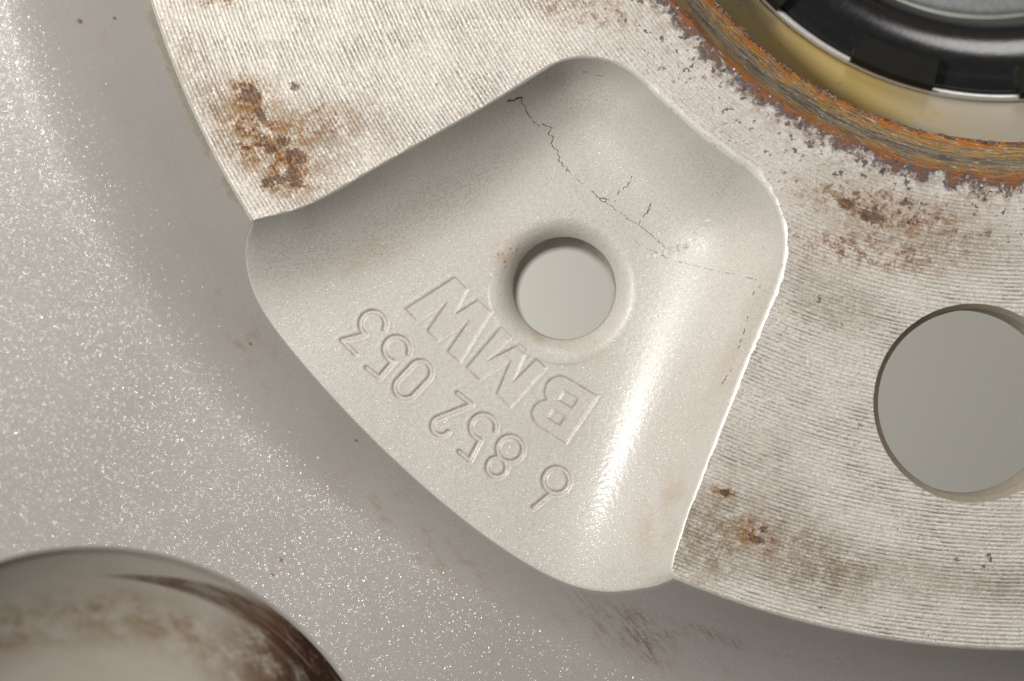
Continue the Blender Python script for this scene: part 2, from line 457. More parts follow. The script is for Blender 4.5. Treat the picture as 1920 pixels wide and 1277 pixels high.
def ledge_mat():
    n = N("stained_cap_seat")
    mm = n.mm()
    col = n.mix(n.noise(mm, 0.3, 3, 0.5), (0.37, 0.355, 0.335), (0.33, 0.315, 0.295))
    f = n.noise(n.vm('ADD', mm, (12, 5, 0)), 0.13, 5, 0.62)
    x, y, _ = n.sep(mm)
    side = n.step(x, 44, 32, 0.3, 1.0)
    col = n.mix(n.mul(n.step(f, 0.30, 0.60), n.mul(side, 0.9)), col, (0.43, 0.31, 0.085))
    f2 = n.noise(mm, 0.5, 4, 0.65)
    col = n.mix(n.mul(n.step(f2, 0.60, 0.72), 0.75), col, (0.42, 0.26, 0.035))
    col = n.mix(n.mul(n.step(n.noise(mm, 1.1, 2, 0.6), 0.73, 0.77), 0.6), col, (0.2, 0.1, 0.04))
    return n.done(n.bsdf(Base_Color=col, Roughness=0.5, Normal=n.bump(n.noise(mm, 3, 2, 0.5), 0.00003, 0.4)))


def plain(name, base, rough, metal=0.0, var=0.15, scale=1.0, bump=0.3, coat=0.0, spec=0.5):
    n = N(name)
    mm = n.mm()
    col = n.mix(n.noise(mm, scale, 4, 0.65), tuple(c * (1 - var) for c in base), tuple(min(1, c * (1 + var)) for c in base))
    rg = n.lin(n.noise(mm, scale * 1.7, 3, 0.6), 0.3, 0.7, rough * 0.85, min(1, rough * 1.15))
    return n.done(n.bsdf(Base_Color=col, Roughness=rg, Metallic=metal, Coat_Weight=coat, Specular_IOR_Level=spec,
                         Normal=n.bump(n.noise(mm, scale * 3, 3, 0.6), 0.00005, bump)))


M_SPOKE = paint("silver_paint_spoke", (0.355, 0.335, 0.322), (0.335, 0.315, 0.295), dirt_spoke, flake=0.065, coat=0.03, bump=0.35)
M_POCKET = paint("silver_paint_pocket", (0.59, 0.565, 0.52), (0.55, 0.525, 0.475), dirt_pocket, flake=0.02, coat=0.36, bump=0.42, dusty=True)
M_RECESS = paint("dirty_paint_recess", (0.50, 0.465, 0.41), (0.46, 0.42, 0.36), dirt_recess, flake=0.015, coat=0.0, bump=0.3, rough=0.8, spec=0.12)
M_PAD = machined()
M_RIM = rim_metal()
M_BORE = bore_rust()
M_LEDGE = ledge_mat()
M_BLACK = plain("black_plastic", (0.010, 0.010, 0.011), 0.19, var=0.3, scale=0.8, bump=0.18, coat=0.0, spec=1.0)
M_CLIP = plain("olive_black_plastic", (0.010, 0.009, 0.006), 0.6, var=0.3, scale=1.0, bump=0.4, spec=0.2)
M_CHROME = plain("bright_spring_steel", (0.75, 0.74, 0.72), 0.38, metal=0.7, var=0.1, scale=1.0, bump=0.2)
M_DISC = plain("grey_disc", (0.33, 0.34, 0.35), 0.45, metal=0.35, var=0.5, scale=1.6, bump=0.8)
M_HOLE = plain("dirty_hole_wall", (0.34, 0.30, 0.24), 0.55, var=0.35, scale=0.8, bump=0.6)
M_SEAT = plain("bolt_seat_edge", (0.42, 0.37, 0.29), 0.5, metal=0.2, var=0.3, scale=2.0, bump=0.8)
M_TABLE = plain("pale_table_top", (0.86, 0.84, 0.77), 0.6, var=0.03, scale=0.05, bump=0.1)
M_INK = plain("black_scratch", (0.05, 0.045, 0.035), 0.6, var=0.4, scale=4.0, bump=0.5)
M_CRUST = plain("corrosion_crust", (0.16, 0.10, 0.075), 0.8, var=0.7, scale=1.6, bump=1.0)
M_BLOOM = plain("white_corrosion", (0.80, 0.76, 0.71), 0.7, var=0.12, scale=2.0, bump=1.0)


# ------------------------------------------------------------------ mesh helper
def mesh_obj(name, verts, faces, mat, parent=None, px=None, normals=None, smooth=True, extra=None):
    me = bpy.data.meshes.new(name)
    verts = np.asarray(verts, np.float32)
    if isinstance(faces, np.ndarray):
        nf, k = faces.shape
        me.vertices.add(len(verts))
        me.vertices.foreach_set('co', verts.ravel())
        me.loops.add(nf * k)
        me.loops.foreach_set('vertex_index', faces.astype(np.int32).ravel())
        me.polygons.add(nf)
        me.polygons.foreach_set('loop_start', np.arange(0, nf * k, k, dtype=np.int32))
        me.update(calc_edges=True)
    else:
        me.from_pydata([tuple(map(float, p)) for p in verts], [], faces)
    me.polygons.foreach_set('use_smooth', np.full(len(me.polygons), smooth))
    if px is not None:
        a = me.attributes.new('uvpx', 'FLOAT_VECTOR', 'POINT')
        p3 = np.zeros((len(verts), 3), np.float32)
        p3[:, :np.shape(px)[1]] = px
        a.data.foreach_set('vector', p3.ravel())
    if extra is not None:
        a = me.attributes.new(extra[0], 'FLOAT_VECTOR', 'POINT')
        a.data.foreach_set('vector', np.asarray(extra[1], np.float32).ravel())
    me.materials.append(mat)
    if normals is not None:
        me.normals_split_custom_set_from_vertices(normals.tolist())
    me.validate()
    o = bpy.data.objects.new(name, me)
    COL.objects.link(o)
    if parent is not None:
        o.parent = parent
        o.matrix_parent_inverse = parent.matrix_world.inverted()
    return o


def empty(name, loc):
    o = bpy.data.objects.new(name, None)
    o.empty_display_size = 0.02
    COL.objects.link(o)
    o.location = loc
    bpy.context.view_layer.update()
    return o


def catmull(pts, step=4.0):
    p = np.array(pts, float)
    p = np.vstack([2 * p[0] - p[1], p, 2 * p[-1] - p[-2]])
    out = []
    for i in range(1, len(p) - 2):
        n = max(2, int(np.hypot(*(p[i + 1] - p[i])) / step))
        t = np.linspace(0, 1, n, endpoint=False)[:, None]
        a, b, c, d = p[i - 1], p[i], p[i + 1], p[i + 2]
        out.append(0.5 * (2 * b + (c - a) * t + (2 * a - 5 * b + 4 * c - d) * t ** 2 + (3 * b - a - 3 * c + d) * t ** 3))
    out.append(p[-2][None])
    return np.vstack(out)


def seg_dist(P, poly, closed=False):
    """distance from points to a polyline, with the parameter of the nearest point"""
    a = poly if not closed else np.vstack([poly, poly[:1]])
    best = np.full(len(P), 1e9); par = np.zeros(len(P)); near = np.zeros((len(P), 2))
    for i in range(len(a) - 1):
        d = a[i + 1] - a[i]
        L = d @ d
        if L < 1e-12:
            continue
        t = np.clip(((P - a[i]) @ d) / L, 0, 1)
        q = a[i] + t[:, None] * d
        dd = np.hypot(P[:, 0] - q[:, 0], P[:, 1] - q[:, 1])
        m = dd < best
        best[m] = dd[m]; par[m] = i + t[m]; near[m] = q[m]
    return best, par, near


def inside(P, poly):
    x, y = P[:, 0], P[:, 1]
    r = np.zeros(len(P), bool)
    a = poly; b = np.roll(poly, -1, 0)
    for (x0, y0), (x1, y1) in zip(a, b):
        if y0 == y1:
            continue
        c = ((y0 > y) != (y1 > y)) & (x < (x1 - x0) * (y - y0) / (y1 - y0) + x0)
        r ^= c
    return r


# ------------------------------------------------------------------ outline of the pocket in the machined face
RP = 1722.0          # outer radius of the machined face
RB = 838.0           # outer radius of the bore bevel


def on_rp(p):
    d = np.array(p, float) - (CU, CV)
    return tuple(d / np.hypot(*d) * RP + (CU, CV))


PA, PB = on_rp((479, 412)), on_rp((1262, 1088))
RIM = catmull([PA, (515, 406), (560, 394), (620, 367), (700, 321), (800, 264), (900, 207), (980, 158), (1012, 138), (1050, 117),
               (1090, 109), (1130, 112), (1165, 125), (1200, 149), (1232, 182), (1280, 225), (1320, 260), (1372, 298), (1407, 322),
               (1437, 357), (1457, 395), (1468, 440), (1466, 490), (1450, 545), (1421, 615), (1390, 690), (1351, 790), (1320, 870),
               (1290, 950), (1268, 1015), (1258, 1052), (1257, 1074), PB], 5.0)
RIM_EXT = np.vstack([[RIM[0] + (-420, 22)], [RIM[0] + (-100, 4)], RIM, [RIM[-1] + (22, 120)], [RIM[-1] + (60, 420)]])
RIM_IN = np.vstack([RIM_EXT, [(1500, 2200)], [(-600, 2200)], [(-600, 434)]])
rim_w = catmull([(0, 215), (0.1, 200), (0.25, 150), (0.34, 118), (0.42, 130), (0.52, 205), (0.60, 255), (0.72, 300), (0.88, 280), (1, 255)], 0.01)
DP = 6.5             # pocket depth, mm


def pocket_raw(P):
    box = (P[:, 0] > 380) & (P[:, 0] < 1560) & (P[:, 1] > 60) & (P[:, 1] < 1300)
    if not box.all():
        z = np.full(len(P), 5.0); d = np.zeros(len(P))
        if box.any():
            z[box], d[box] = pocket_raw(P[box])
        return z, d
    d, par, _ = seg_dist(P, RIM_EXT[::2])
    sgn = inside(P, RIM_IN)
    par = par * 2
    s = np.clip((par - 2) / (len(RIM) - 1), 0, 1)
    w = np.interp(s, rim_w[:, 0], rim_w[:, 1])
    t = np.clip(d / w, 0, 1)
    qq = np.interp(s, [0.0, 0.06, 0.18, 0.33, 0.5], [2.5, 2.4, 1.7, 1.75, 2.5])
    z = -0.25 - (DP - 0.25) * (1 - (1 - t) ** qq)
    return np.where(sgn, z, -0.25 + d * 0.05), d


# smooth the floor on a helper grid so that no crease shows where two walls meet
gx = np.arange(400, 1555, 5.0); gy = np.arange(65, 1300, 5.0)
GX, GY = np.meshgrid(gx, gy)
zr, dr = pocket_raw(np.c_[GX.ravel(), GY.ravel()])
zr = zr.reshape(GX.shape); dr = dr.reshape(GX.shape)
ker = np.exp(-0.5 * (np.arange(-15, 16) / 7.0) ** 2); ker /= ker.sum()
zb = np.pad(zr, 15, mode='edge')
zb = np.apply_along_axis(lambda a: np.convolve(a, ker, 'valid'), 1, zb)
zb = np.apply_along_axis(lambda a: np.convolve(a, ker, 'valid'), 0, zb)
kk = sstep(20, 95, dr)
ZD = (1 - kk) * 0 + kk * (zb - zr)        # correction field


def bilin(Z, P):
    fx = np.clip((P[:, 0] - gx[0]) / 5.0, 0, len(gx) - 1.001); fy = np.clip((P[:, 1] - gy[0]) / 5.0, 0, len(gy) - 1.001)
    i = fx.astype(int); j = fy.astype(int); a = fx - i; b = fy - j
    return (Z[j, i] * (1 - a) * (1 - b) + Z[j, i + 1] * a * (1 - b) + Z[j + 1, i] * (1 - a) * b + Z[j + 1, i + 1] * a * b)


# ------------------------------------------------------------------ lettering (engraved)
def arc(c, r, a0, a1, n=22):
    t = np.radians(np.linspace(a0, a1, n))
    return np.c_[c[0] + r * np.cos(t), c[1] + r * np.sin(t)]


def stadium(c, ax, hl, r):
    ax = np.array(ax) / np.hypot(*ax)
    b = math.degrees(math.atan2(ax[1], ax[0]))
    c = np.array(c)
    p = np.vstack([arc(c + ax * hl, r, b - 90, b + 90), arc(c - ax * hl, r, b + 90, b + 270)])
    return np.vstack([p, p[:1]])


NUMERALS = [
    ('6', [arc((1043, 901), 24, 0, 360, 40), np.array([(1032, 926), (1001, 951)])]),
    ('8', [arc((956.5, 842), 24, 0, 360, 40), arc((931.5, 876), 18, 0, 360, 36)]),
    ('5', [arc((906, 801), 24, 105, 377, 36), np.array([(861, 847), (880, 863), (900, 825)])]),
    ('2', [arc((827, 799), 17, 40, 247, 30), np.array([(820.5, 783.2), (884, 758), (858, 737)])]),
    ('0', [stadium((774, 712), (-0.689, 0.725), 20, 20.5)]),
    ('5', [arc((743.5, 655), 23.5, 108, 379, 36), np.array([(687, 690), (711, 708), (737, 677.5)])]),
    ('3', [arc((699, 608), 23.5, 128, 384, 36), np.array([(667, 664), (641, 638), (684.5, 626.5)])]),
]
LETTERS = [
    ('B', [[(1121, 743), (1061, 832), (1028, 811), (1010, 800), (1000, 788), (996, 774), (1002, 760), (1012, 752), (1024, 749),
            (1020, 736), (1024, 719), (1034, 709), (1048, 704), (1060, 706), (1072, 713)],
           [(1057, 732), (1083, 748), (1073, 765), (1048, 750)], [(1037, 767), (1060, 781), (1049, 797), (1026, 783)]]),
    ('M', [[(940, 612), (874, 689), (898, 712), (957, 676), (931, 738), (956, 764), (1024, 690), (1006, 672), (962, 716), (988, 655),
            (976, 644), (914, 676), (960, 630)]]),
    ('W', [[(853, 519), (759.5, 579), (781, 602), (838, 566), (801, 620), (820, 639), (879, 601), (839, 659), (862, 680), (921, 585),
            (896, 562), (853, 589), (876, 542)]]),
]


def glyphs(P):
    """signed distance (negative inside) and index of the nearest character"""
    best = np.full(len(P), 1e3); idx = np.full(len(P), -1)
    box = (P[:, 0] > 620) & (P[:, 0] < 1140) & (P[:, 1] > 490) & (P[:, 1] < 980)
    Q = P[box]
    b = best[box]; ii = idx[box]
    k = 0
    for ch, strokes in NUMERALS:
        d = np.min([seg_dist(Q, s)[0] for s in strokes], 0) - 4.2
        m = d < b; b[m] = d[m]; ii[m] = k; k += 1
    for ch, polys in LETTERS:
        ins = np.zeros(len(Q), bool); d = np.full(len(Q), 1e3)
        for pl in polys:
            pl = np.array(pl, float)
            ins ^= inside(Q, pl)
            d = np.minimum(d, seg_dist(Q, pl, True)[0])
        d = np.where(ins, -d, d)
        m = d < b; b[m] = d[m]; ii[m] = k; k += 1
    best[box] = b; idx[box] = ii
    return best, idx


# ------------------------------------------------------------------ the cast surface as one height function
HC = (1058.0, 541.0); HR = 97.0        # small hole
WC = (173.0, 1600.0); WR = 570.0       # hollow in the spoke


def smin(a, b, k):
    h = np.clip(0.5 + 0.5 * (b - a) / k, 0, 1)
    return b + (a - b) * h - k * h * (1 - h)


def z_outer(P):
    u, v = P[:, 0], P[:, 1]
    r = np.hypot(u - CU, v - CV)
    d = r - RP
    cone = -0.3 - 0.0765 * d
    zs = -12.5 + 4.5 * sstep(200, 1050, u + 0.35 * (v - 900)) - 0.0085 * np.clip(r - 1780, 0, 900) - 0.0 * u
    zs = zs - 16.0 * sstep(-150, -250, v) ** 2         # spoke cut off above the frame, opening added so light reaches the table
    z = -smin(-cone, -zs, 6.5)
    z = np.where(d < 0, cone, z)
    # hollow
    e = WR - np.hypot(u - WC[0], v - WC[1])
    t = np.clip(e / 430, 0, 1)
    sh = sstep(-7, 9, e)
    z = z - sh * 0.7 - 19.0 * (1 - (1 - t) ** 2.1)
    return z, e


def surface(P):
    zo, e = z_outer(P)
    zp, dd = pocket_raw(P)
    zp = zp + bilin(ZD, P)
    rho = np.hypot(P[:, 0] - HC[0], P[:, 1] - HC[1])
    t = np.clip((rho - HR) / 40, 0, 1)
    zp = zp - 1.25 * (1 - t) ** 2.2
    ca = np.clip((-(P[:, 0] - HC[0]) * 0.6 + (P[:, 1] - HC[1]) * 0.8) / np.maximum(rho, 1), 0, 1)
    zp = zp + 0.075 * sstep(146, 139, rho) * sstep(0.45, 0.8, ca)        # raised collar cut by the lettering
    g, gi = glyphs(P)
    depth = np.where(gi < 7, 0.125, 0.08) * sstep(138, 147, rho)
    zp = zp - depth * sstep(1.9, -1.9, g) + 0.018 * np.exp(-((g - 5) / 3.0) ** 2)
    return smin(zo, zp, 0.22), zo, zp, g, gi, e


def lines(*parts):
    out = []
    for a, b, s in parts:
        out.append(np.linspace(a, b, max(2, int(round((b - a) / s)) + 1))[:-1])
    return np.concatenate(out + [[parts[-1][1]]])


ul = lines((-440, -60, 14), (-60, 630, 3), (630, 1130, 1.5), (1130, 1980, 3), (1980, 2700, 14))
vl = lines((-250, -60, 10), (-60, 500, 3), (500, 970, 1.5), (970, 1340, 3), (1340, 1900, 14))
nu, nv = len(ul), len(vl)
UU, VV = np.meshgrid(ul, vl)
P = np.c_[UU.ravel(), VV.ravel()]
cu = 0.5 * (ul[1:] + ul[:-1]); cv = 0.5 * (vl[1:] + vl[:-1])
CUU, CVV = np.meshgrid(cu, cv)
CP = np.c_[CUU.ravel(), CVV.ravel()]
face_loop_poly = np.vstack([RIM, [on_rp((1262, 1088))]])

cr = np.hypot(CP[:, 0] - CU, CP[:, 1] - CV)
# the pocket area inside the face radius
th_out = np.linspace(math.atan2(PB[1] - CV, PB[0] - CU), math.atan2(PA[1] - CV, PA[0] - CU), 80)
pocket_poly = np.vstack([RIM, np.c_[CU + RP * np.cos(th_out), CV + RP * np.sin(th_out)]])
near_box = (CP[:, 0] > 420) & (CP[:, 0] < 1500) & (CP[:, 1] > 80) & (CP[:, 1] < 1140)
in_pocket = np.zeros(len(CP), bool)
in_pocket[near_box] = inside(CP[near_box], pocket_poly)
keep = (cr > RP) | in_pocket
keep &= np.hypot(CP[:, 0] - HC[0], CP[:, 1] - HC[1]) > HR

_, zo_c, zp_c, g_c, gi_c, e_c = surface(CP)
# part ids: 1 pocket, 2 flank, 3 spoke, 4 hollow, 10+k characters
pid = np.where(zp_c < zo_c, 1, np.where(cr < 1880, 2, 3))
pid = np.where(in_pocket, 1, pid)
ext_pocket = (CP[:, 0] > 440) & (CP[:, 0] < 1262) & (CP[:, 1] > 400) & (CP[:, 1] < 1130)
pid = np.where((pid == 1) & ~ext_pocket & ~in_pocket, 2, pid)
pid = np.where((pid >= 2) & (e_c > 0), 4, pid)
pid = np.where((pid == 1) & (g_c < 5.5), 10 + gi_c, pid)
pid = np.where(keep, pid, 0)

# vertices between kept cells and a gap move onto the exact outline
pg = pid.reshape(nv - 1, nu - 1)
pad_ = np.zeros((nv + 1, nu + 1), int) - 1
pad_[1:-1, 1:-1] = pg
q = np.stack([pad_[:-1, :-1], pad_[:-1, 1:], pad_[1:, :-1], pad_[1:, 1:]], -1)
has0 = (q == 0).any(-1) & (q > 0).any(-1)
snap = has0.ravel()
S = P[snap]
dr_, _, nr_ = seg_dist(S, RIM)
v1 = S - (CU, CV); rr = np.hypot(*v1.T); n1 = (CU, CV) + v1 / rr[:, None] * RP; d1 = np.abs(rr - RP)
v2 = S - HC; r2 = np.hypot(*v2.T); n2 = HC + v2 / r2[:, None] * HR; d2 = np.abs(r2 - HR)
tgt = np.where((dr_ <= d1)[:, None], nr_, n1)
tgt = np.where((d2 < np.minimum(d1, dr_))[:, None], n2, tgt)
far = np.minimum(np.minimum(dr_, d1), d2) > 12
tgt[far] = S[far]
P[snap] = tgt
# hollow edge
has4 = ((q == 4).any(-1) & ((q == 3) | (q == 2)).any(-1)).ravel() & ~snap
v4 = P[has4] - WC; r4 = np.hypot(*v4.T)
mv = np.abs(r4 - WR) < 12
t4 = WC + v4 / r4[:, None] * WR
sel = np.where(has4)[0][mv]
P[sel] = t4[mv]

# the lip where the pocket floor meets the flank
gap_l = ((q == 1).any(-1) & ((q == 2) | (q == 3)).any(-1)).ravel() & ~snap
idx_l = np.where(gap_l)[0]
L = P[idx_l].copy(); L0 = L.copy()


def lip_f(pts):
    _, a, b, _, _, _ = surface(pts)
    return a - b


for _ in range(4):
    f0 = lip_f(L); fx = (lip_f(L + (0.5, 0)) - f0) / 0.5; fy = (lip_f(L + (0, 0.5)) - f0) / 0.5
    g2 = fx ** 2 + fy ** 2 + 1e-9
    L = L - np.c_[f0 * fx / g2, f0 * fy / g2]
    mv_ = L - L0; ln = np.maximum(np.hypot(*mv_.T), 1e-9)
    L = L0 + mv_ * np.minimum(1, 2.4 / ln)[:, None]
good = (np.abs(lip_f(L)) < 0.05) & np.isfinite(L).all(1)
P[idx_l[good]] = L[good]

Zs, _, _, GLYPH, _, _ = surface(P)
GLYPH = np.clip(GLYPH, -50, 50)
XYZ = W(P[:, 0], P[:, 1], Zs)
jj, ii = np.meshgrid(np.arange(nv - 1), np.arange(nu - 1), indexing='ij')
i00 = (jj * nu + ii).ravel()
QUAD = np.c_[i00, i00 + nu, i00 + nu + 1, i00 + 1]
kept = pid > 0
fq = QUAD[kept]
fn = np.cross(XYZ[fq[:, 2]] - XYZ[fq[:, 0]], XYZ[fq[:, 3]] - XYZ[fq[:, 1]])
VN = np.zeros_like(XYZ)
for k in range(4):
    np.add.at(VN, fq[:, k], fn)
VN /= np.maximum(np.linalg.norm(VN, axis=1, keepdims=True), 1e-20)

wheel = empty("alloy_wheel", (A(CU, CV, -Z0)))
wheel['label'] = "silver alloy wheel lying face down, its dirty machined hub face and engraved pocket in view"
wheel['category'] = "car wheel"


def sub(name, sel, mat, parent):
    f = QUAD[sel]
    used, inv = np.unique(f, return_inverse=True)
    o = mesh_obj(name, XYZ[used], inv.reshape(f.shape), mat, parent, px=np.c_[P, GLYPH][used], normals=VN[used])
    return o


pocket = sub("pocket", pid == 1, M_POCKET, wheel)
sub("hub_flank", pid == 2, M_SPOKE, wheel)
sub("spoke", pid == 3, M_SPOKE, wheel)
sub("spoke_hollow", pid == 4, M_RECESS, wheel)['label'] = "brown stained hollow in the back of the spoke"
for k in range(10):
    nm = "engraved_numeral" if k < 7 else "engraved_letter"
    o = sub(nm, pid == 10 + k, M_POCKET, pocket)
    ch = NUMERALS[k][0] if k < 7 else LETTERS[k - 7][0]
    o['label'] = "engraved %s %s" % ("numeral" if k < 7 else "letter", ch)


# unseen skirt on the left, added to shield the hub from the low lamp
sv = vl[::4]
se = np.full(len(sv), ul[0])
ze = surface(np.c_[se, sv])[0]
v_top = W(se, sv, ze); v_bot = v_top.copy(); v_bot[:, 2] = 0.10; v_bot[:, 0] += 0.004
nS = len(sv)
k_ = np.arange(nS - 1)
mesh_obj("light_skirt", np.vstack([v_top, v_bot]), np.c_[k_, k_ + 1, nS + k_ + 1, nS + k_], M_SPOKE, wheel, px=np.vstack([np.c_[se, sv]] * 2))

# ------------------------------------------------------------------ machined face
thA = math.atan2(PA[1] - CV, PA[0] - CU); thB = math.atan2(PB[1] - CV, PB[0] - CU)
arc_t = np.linspace(thA, thB + 2 * math.pi, 700)
arc_p = np.c_[CU + RP * np.cos(arc_t), CV + RP * np.sin(arc_t)]
outer = np.vstack([RIM[:-1][::-1], arc_p[:-1]])        # from B along the rim to A, then the long way round
outer = np.vstack([RIM[::-1][:-1], arc_p[:-1]])
bev = np.concatenate([np.interp(np.linspace(1, 0, len(RIM) - 1), [0, .1, .3, .40, .47, .55, .62, .8, .95, 1], [4, 6, 5, 6, 13, 15, 9, 8, 6, 4]),
                      np.full(len(arc_p) - 1, 4.0)])
bev *= 1 + 0.22 * np.convolve(rng.standard_normal(len(bev)), np.ones(3) / 3, 'same')
tang = np.roll(outer, -1, 0) - np.roll(outer, 1, 0)
tang /= np.hypot(*tang.T)[:, None]
nrm = np.c_[tang[:, 1], -tang[:, 0]]
# outward orientation check: the normal must point into the face
tst = outer[len(RIM) // 2] + nrm[len(RIM) // 2] * 5
if inside(tst[None], pocket_poly)[0]:
    nrm = -nrm
rings = []
for f in (0.0, 0.35, 0.7, 1.0):
    z = -0.27 * (1 - f) ** 2 - 0.0
    p = outer + nrm * (bev * f)[:, None]
    rings.append((p, z))
nO = len(outer)
rv = np.vstack([A(p[:, 0], p[:, 1], z) for p, z in rings])
rpx = np.vstack([p for p, z in rings])
rf = []
for k in range(3):
    a = np.arange(nO); b = (a + 1) % nO
    rf.append(np.c_[k * nO + a, k * nO + b, (k + 1) * nO + b, (k + 1) * nO + a])
mesh_obj("worn_rim", rv, np.vstack(rf), M_RIM, wheel, px=rpx)

inner_edge = rings[-1][0]
nb = 520
tb = np.linspace(0, 2 * math.pi, nb, endpoint=False)
jag = np.convolve(np.tile(rng.standard_normal(nb), 3), np.hanning(7) / 3, 'same')[nb:2 * nb]
rb = RB + 3.4 * jag
bore_out = np.c_[CU + rb * np.cos(tb), CV + rb * np.sin(tb)]
BOLT = []
b0 = np.array([1824.3, 756.0]) - (CU, CV)
for k in range(5):
    a = math.radians(72 * k)
    BOLT.append((CU + b0[0] * math.cos(a) - b0[1] * math.sin(a), CV + b0[0] * math.sin(a) + b0[1] * math.cos(a)))
BR = 187.0
tc = np.linspace(0, 2 * math.pi, 120, endpoint=False)
loops = [inner_edge, bore_out[::-1]] + [np.c_[c[0] + BR * np.cos(tc), c[1] + BR * np.sin(tc)][::-1] for c in BOLT]
vin, ein = [], []
for lp in loops:
    s = len(vin)
    vin += [Vector((p[0] / 1000, p[1] / 1000)) for p in lp]
    ein += [(s + i, s + (i + 1) % len(lp)) for i in range(len(lp))]
vo, eo, fo, *_ = delaunay_2d_cdt(vin, ein, [], 1, 1e-7)
vo = np.array([tuple(p) for p in vo]) * 1000
cen = np.array([vo[list(f)].mean(0) for f in fo])
ok = np.hypot(cen[:, 0] - CU, cen[:, 1] - CV) > RB * 0.985
tri_in_bore = inside(cen, bore_out)
ok &= ~tri_in_bore
for c in BOLT:
    ok &= np.hypot(cen[:, 0] - c[0], cen[:, 1] - c[1]) > BR * 0.998
ok &= inside(cen, inner_edge)
fo = [tuple(f) for f, k in zip(fo, ok) if k]
vz = A(vo[:, 0], vo[:, 1], 0.0)
flip = []
for f in fo:
    a, b, c = vz[f[0]], vz[f[1]], vz[f[2]]
    flip.append(f if np.cross(b - a, c - a)[2] > 0 else f[::-1])
mesh_obj("machined_face", vz, flip, M_PAD, wheel, px=vo, smooth=False)


# ------------------------------------------------------------------ turned parts
def lathe(name, c, prof, mat, parent, seg=180, a0=0.0, a1=360.0, attr=None, jitter=None, smooth=True):
    """profile of (radius px, z mm) turned about (c)"""
    full = abs(a1 - a0) >= 360
    t = np.radians(np.linspace(a0, a1, seg, endpoint=not full))
    vs, at, pxs = [], [], []
    m = len(prof)
    for k, (r, z) in enumerate(prof):
        rr = np.full(len(t), float(r)); zz = np.full(len(t), float(z))
        if jitter is not None:
            rr = rr + jitter[k]
        pu = c[0] + rr * np.cos(t); pv = c[1] + rr * np.sin(t)
        vs.append(A(pu, pv, zz)); pxs.append(np.c_[pu, pv])
        at.append(np.c_[np.full(len(t), k / (m - 1)), t * r / K, np.zeros(len(t))])
    nn = len(t)
    f = []
    a = np.arange(nn if full else nn - 1); b = (a + 1) % nn
    for k in range(m - 1):
        f.append(np.c_[k * nn + a, (k + 1) * nn + a, (k + 1) * nn + b, k * nn + b])
    return mesh_obj(name, np.vstack(vs), np.vstack(f), mat, parent, px=np.vstack(pxs), smooth=smooth,
                    extra=('ring', np.vstack(at)))


RBI = 762.0; ZBI = -5.0
nprof = 12
prof = []
jit = []
ji = np.convolve(np.tile(rng.standard_normal(nb), 3), np.hanning(5) / 2.2, 'same')[nb:2 * nb]
for k in range(nprof + 1):
    f = k / nprof
    prof.append((RB + (RBI - RB) * f, ZBI * f - 0.6 * math.sin(math.pi * f) + 0.0))
    n_ = np.convolve(np.tile(rng.standard_normal(nb), 3), np.hanning(9) / 4, 'same')[nb:2 * nb]
    jit.append(3.4 * jag if k == 0 else (4.2 * ji if k == nprof else 0.9 * n_))
bore = lathe("rusty_bore", (CU, CV), prof, M_BORE, wheel, seg=nb, jitter=jit)
bore['label'] = "rust stained bevel of the centre bore"
lathe("bore_wall", (CU, CV), [(RBI, ZBI), (RBI + 3, ZBI - 0.4), (RBI + 10, ZBI - 3), (RBI + 12, -15.0)], M_LEDGE, wheel)
lathe("cap_seat", (CU, CV), [(RBI + 12, -15.0), (RBI - 4, -14.6), (720, -14.4), (674, -14.2), (667, -14.6), (665, -20.0)], M_LEDGE, wheel)['label'] = \
    "off white cap seat with yellow stains"

for k in (0, 1, 4):
    c = BOLT[k]
    bh = lathe("bolt_hole", c, [(BR, 0.0), (BR - 3, -0.28), (BR - 8, -0.62), (BR - 10, -0.9)], M_SEAT, wheel, seg=120)
    lathe("hole_wall", c, [(BR - 10, -0.9), (BR - 12, -1.2), (BR - 12, -7.0), (BR + 20, -9.0), (BR + 70, -26.0)], M_HOLE, bh, seg=120)

# small hole: follows the funnel in the pocket floor
zh = surface(np.array([[HC[0] + HR, HC[1]], [HC[0] - HR, HC[1]], [HC[0], HC[1] + HR]]))[0].mean()
t = np.linspace(0, 2 * math.pi, 140, endpoint=False)
zt = surface(np.c_[HC[0] + HR * np.cos(t), HC[1] + HR * np.sin(t)])[0]
vs, fs, pxs = [], [], []
for k, (f, rr) in enumerate(((0, HR), (0.02, HR - 1.5), (0.15, HR - 2), (0.5, HR - 4), (1, 90.0))):
    cx = HC[0] + (1060 - HC[0]) * f; cy = HC[1] + (556 - HC[1]) * f
    z = zt * (1 - f) + (-31.0) * f - (0.1 if k else 0)
    vs.append(W(cx + rr * np.cos(t), cy + rr * np.sin(t), z)); pxs.append(np.c_[cx + rr * np.cos(t), cy + rr * np.sin(t)])
for k in range(4):
    a = np.arange(140); b = (a + 1) % 140
    fs.append(np.c_[k * 140 + a, (k + 1) * 140 + a, (k + 1) * 140 + b, k * 140 + b])
mesh_obj("drilled_hole", np.vstack(vs), np.vstack(fs), M_HOLE, pocket, px=np.vstack(pxs))

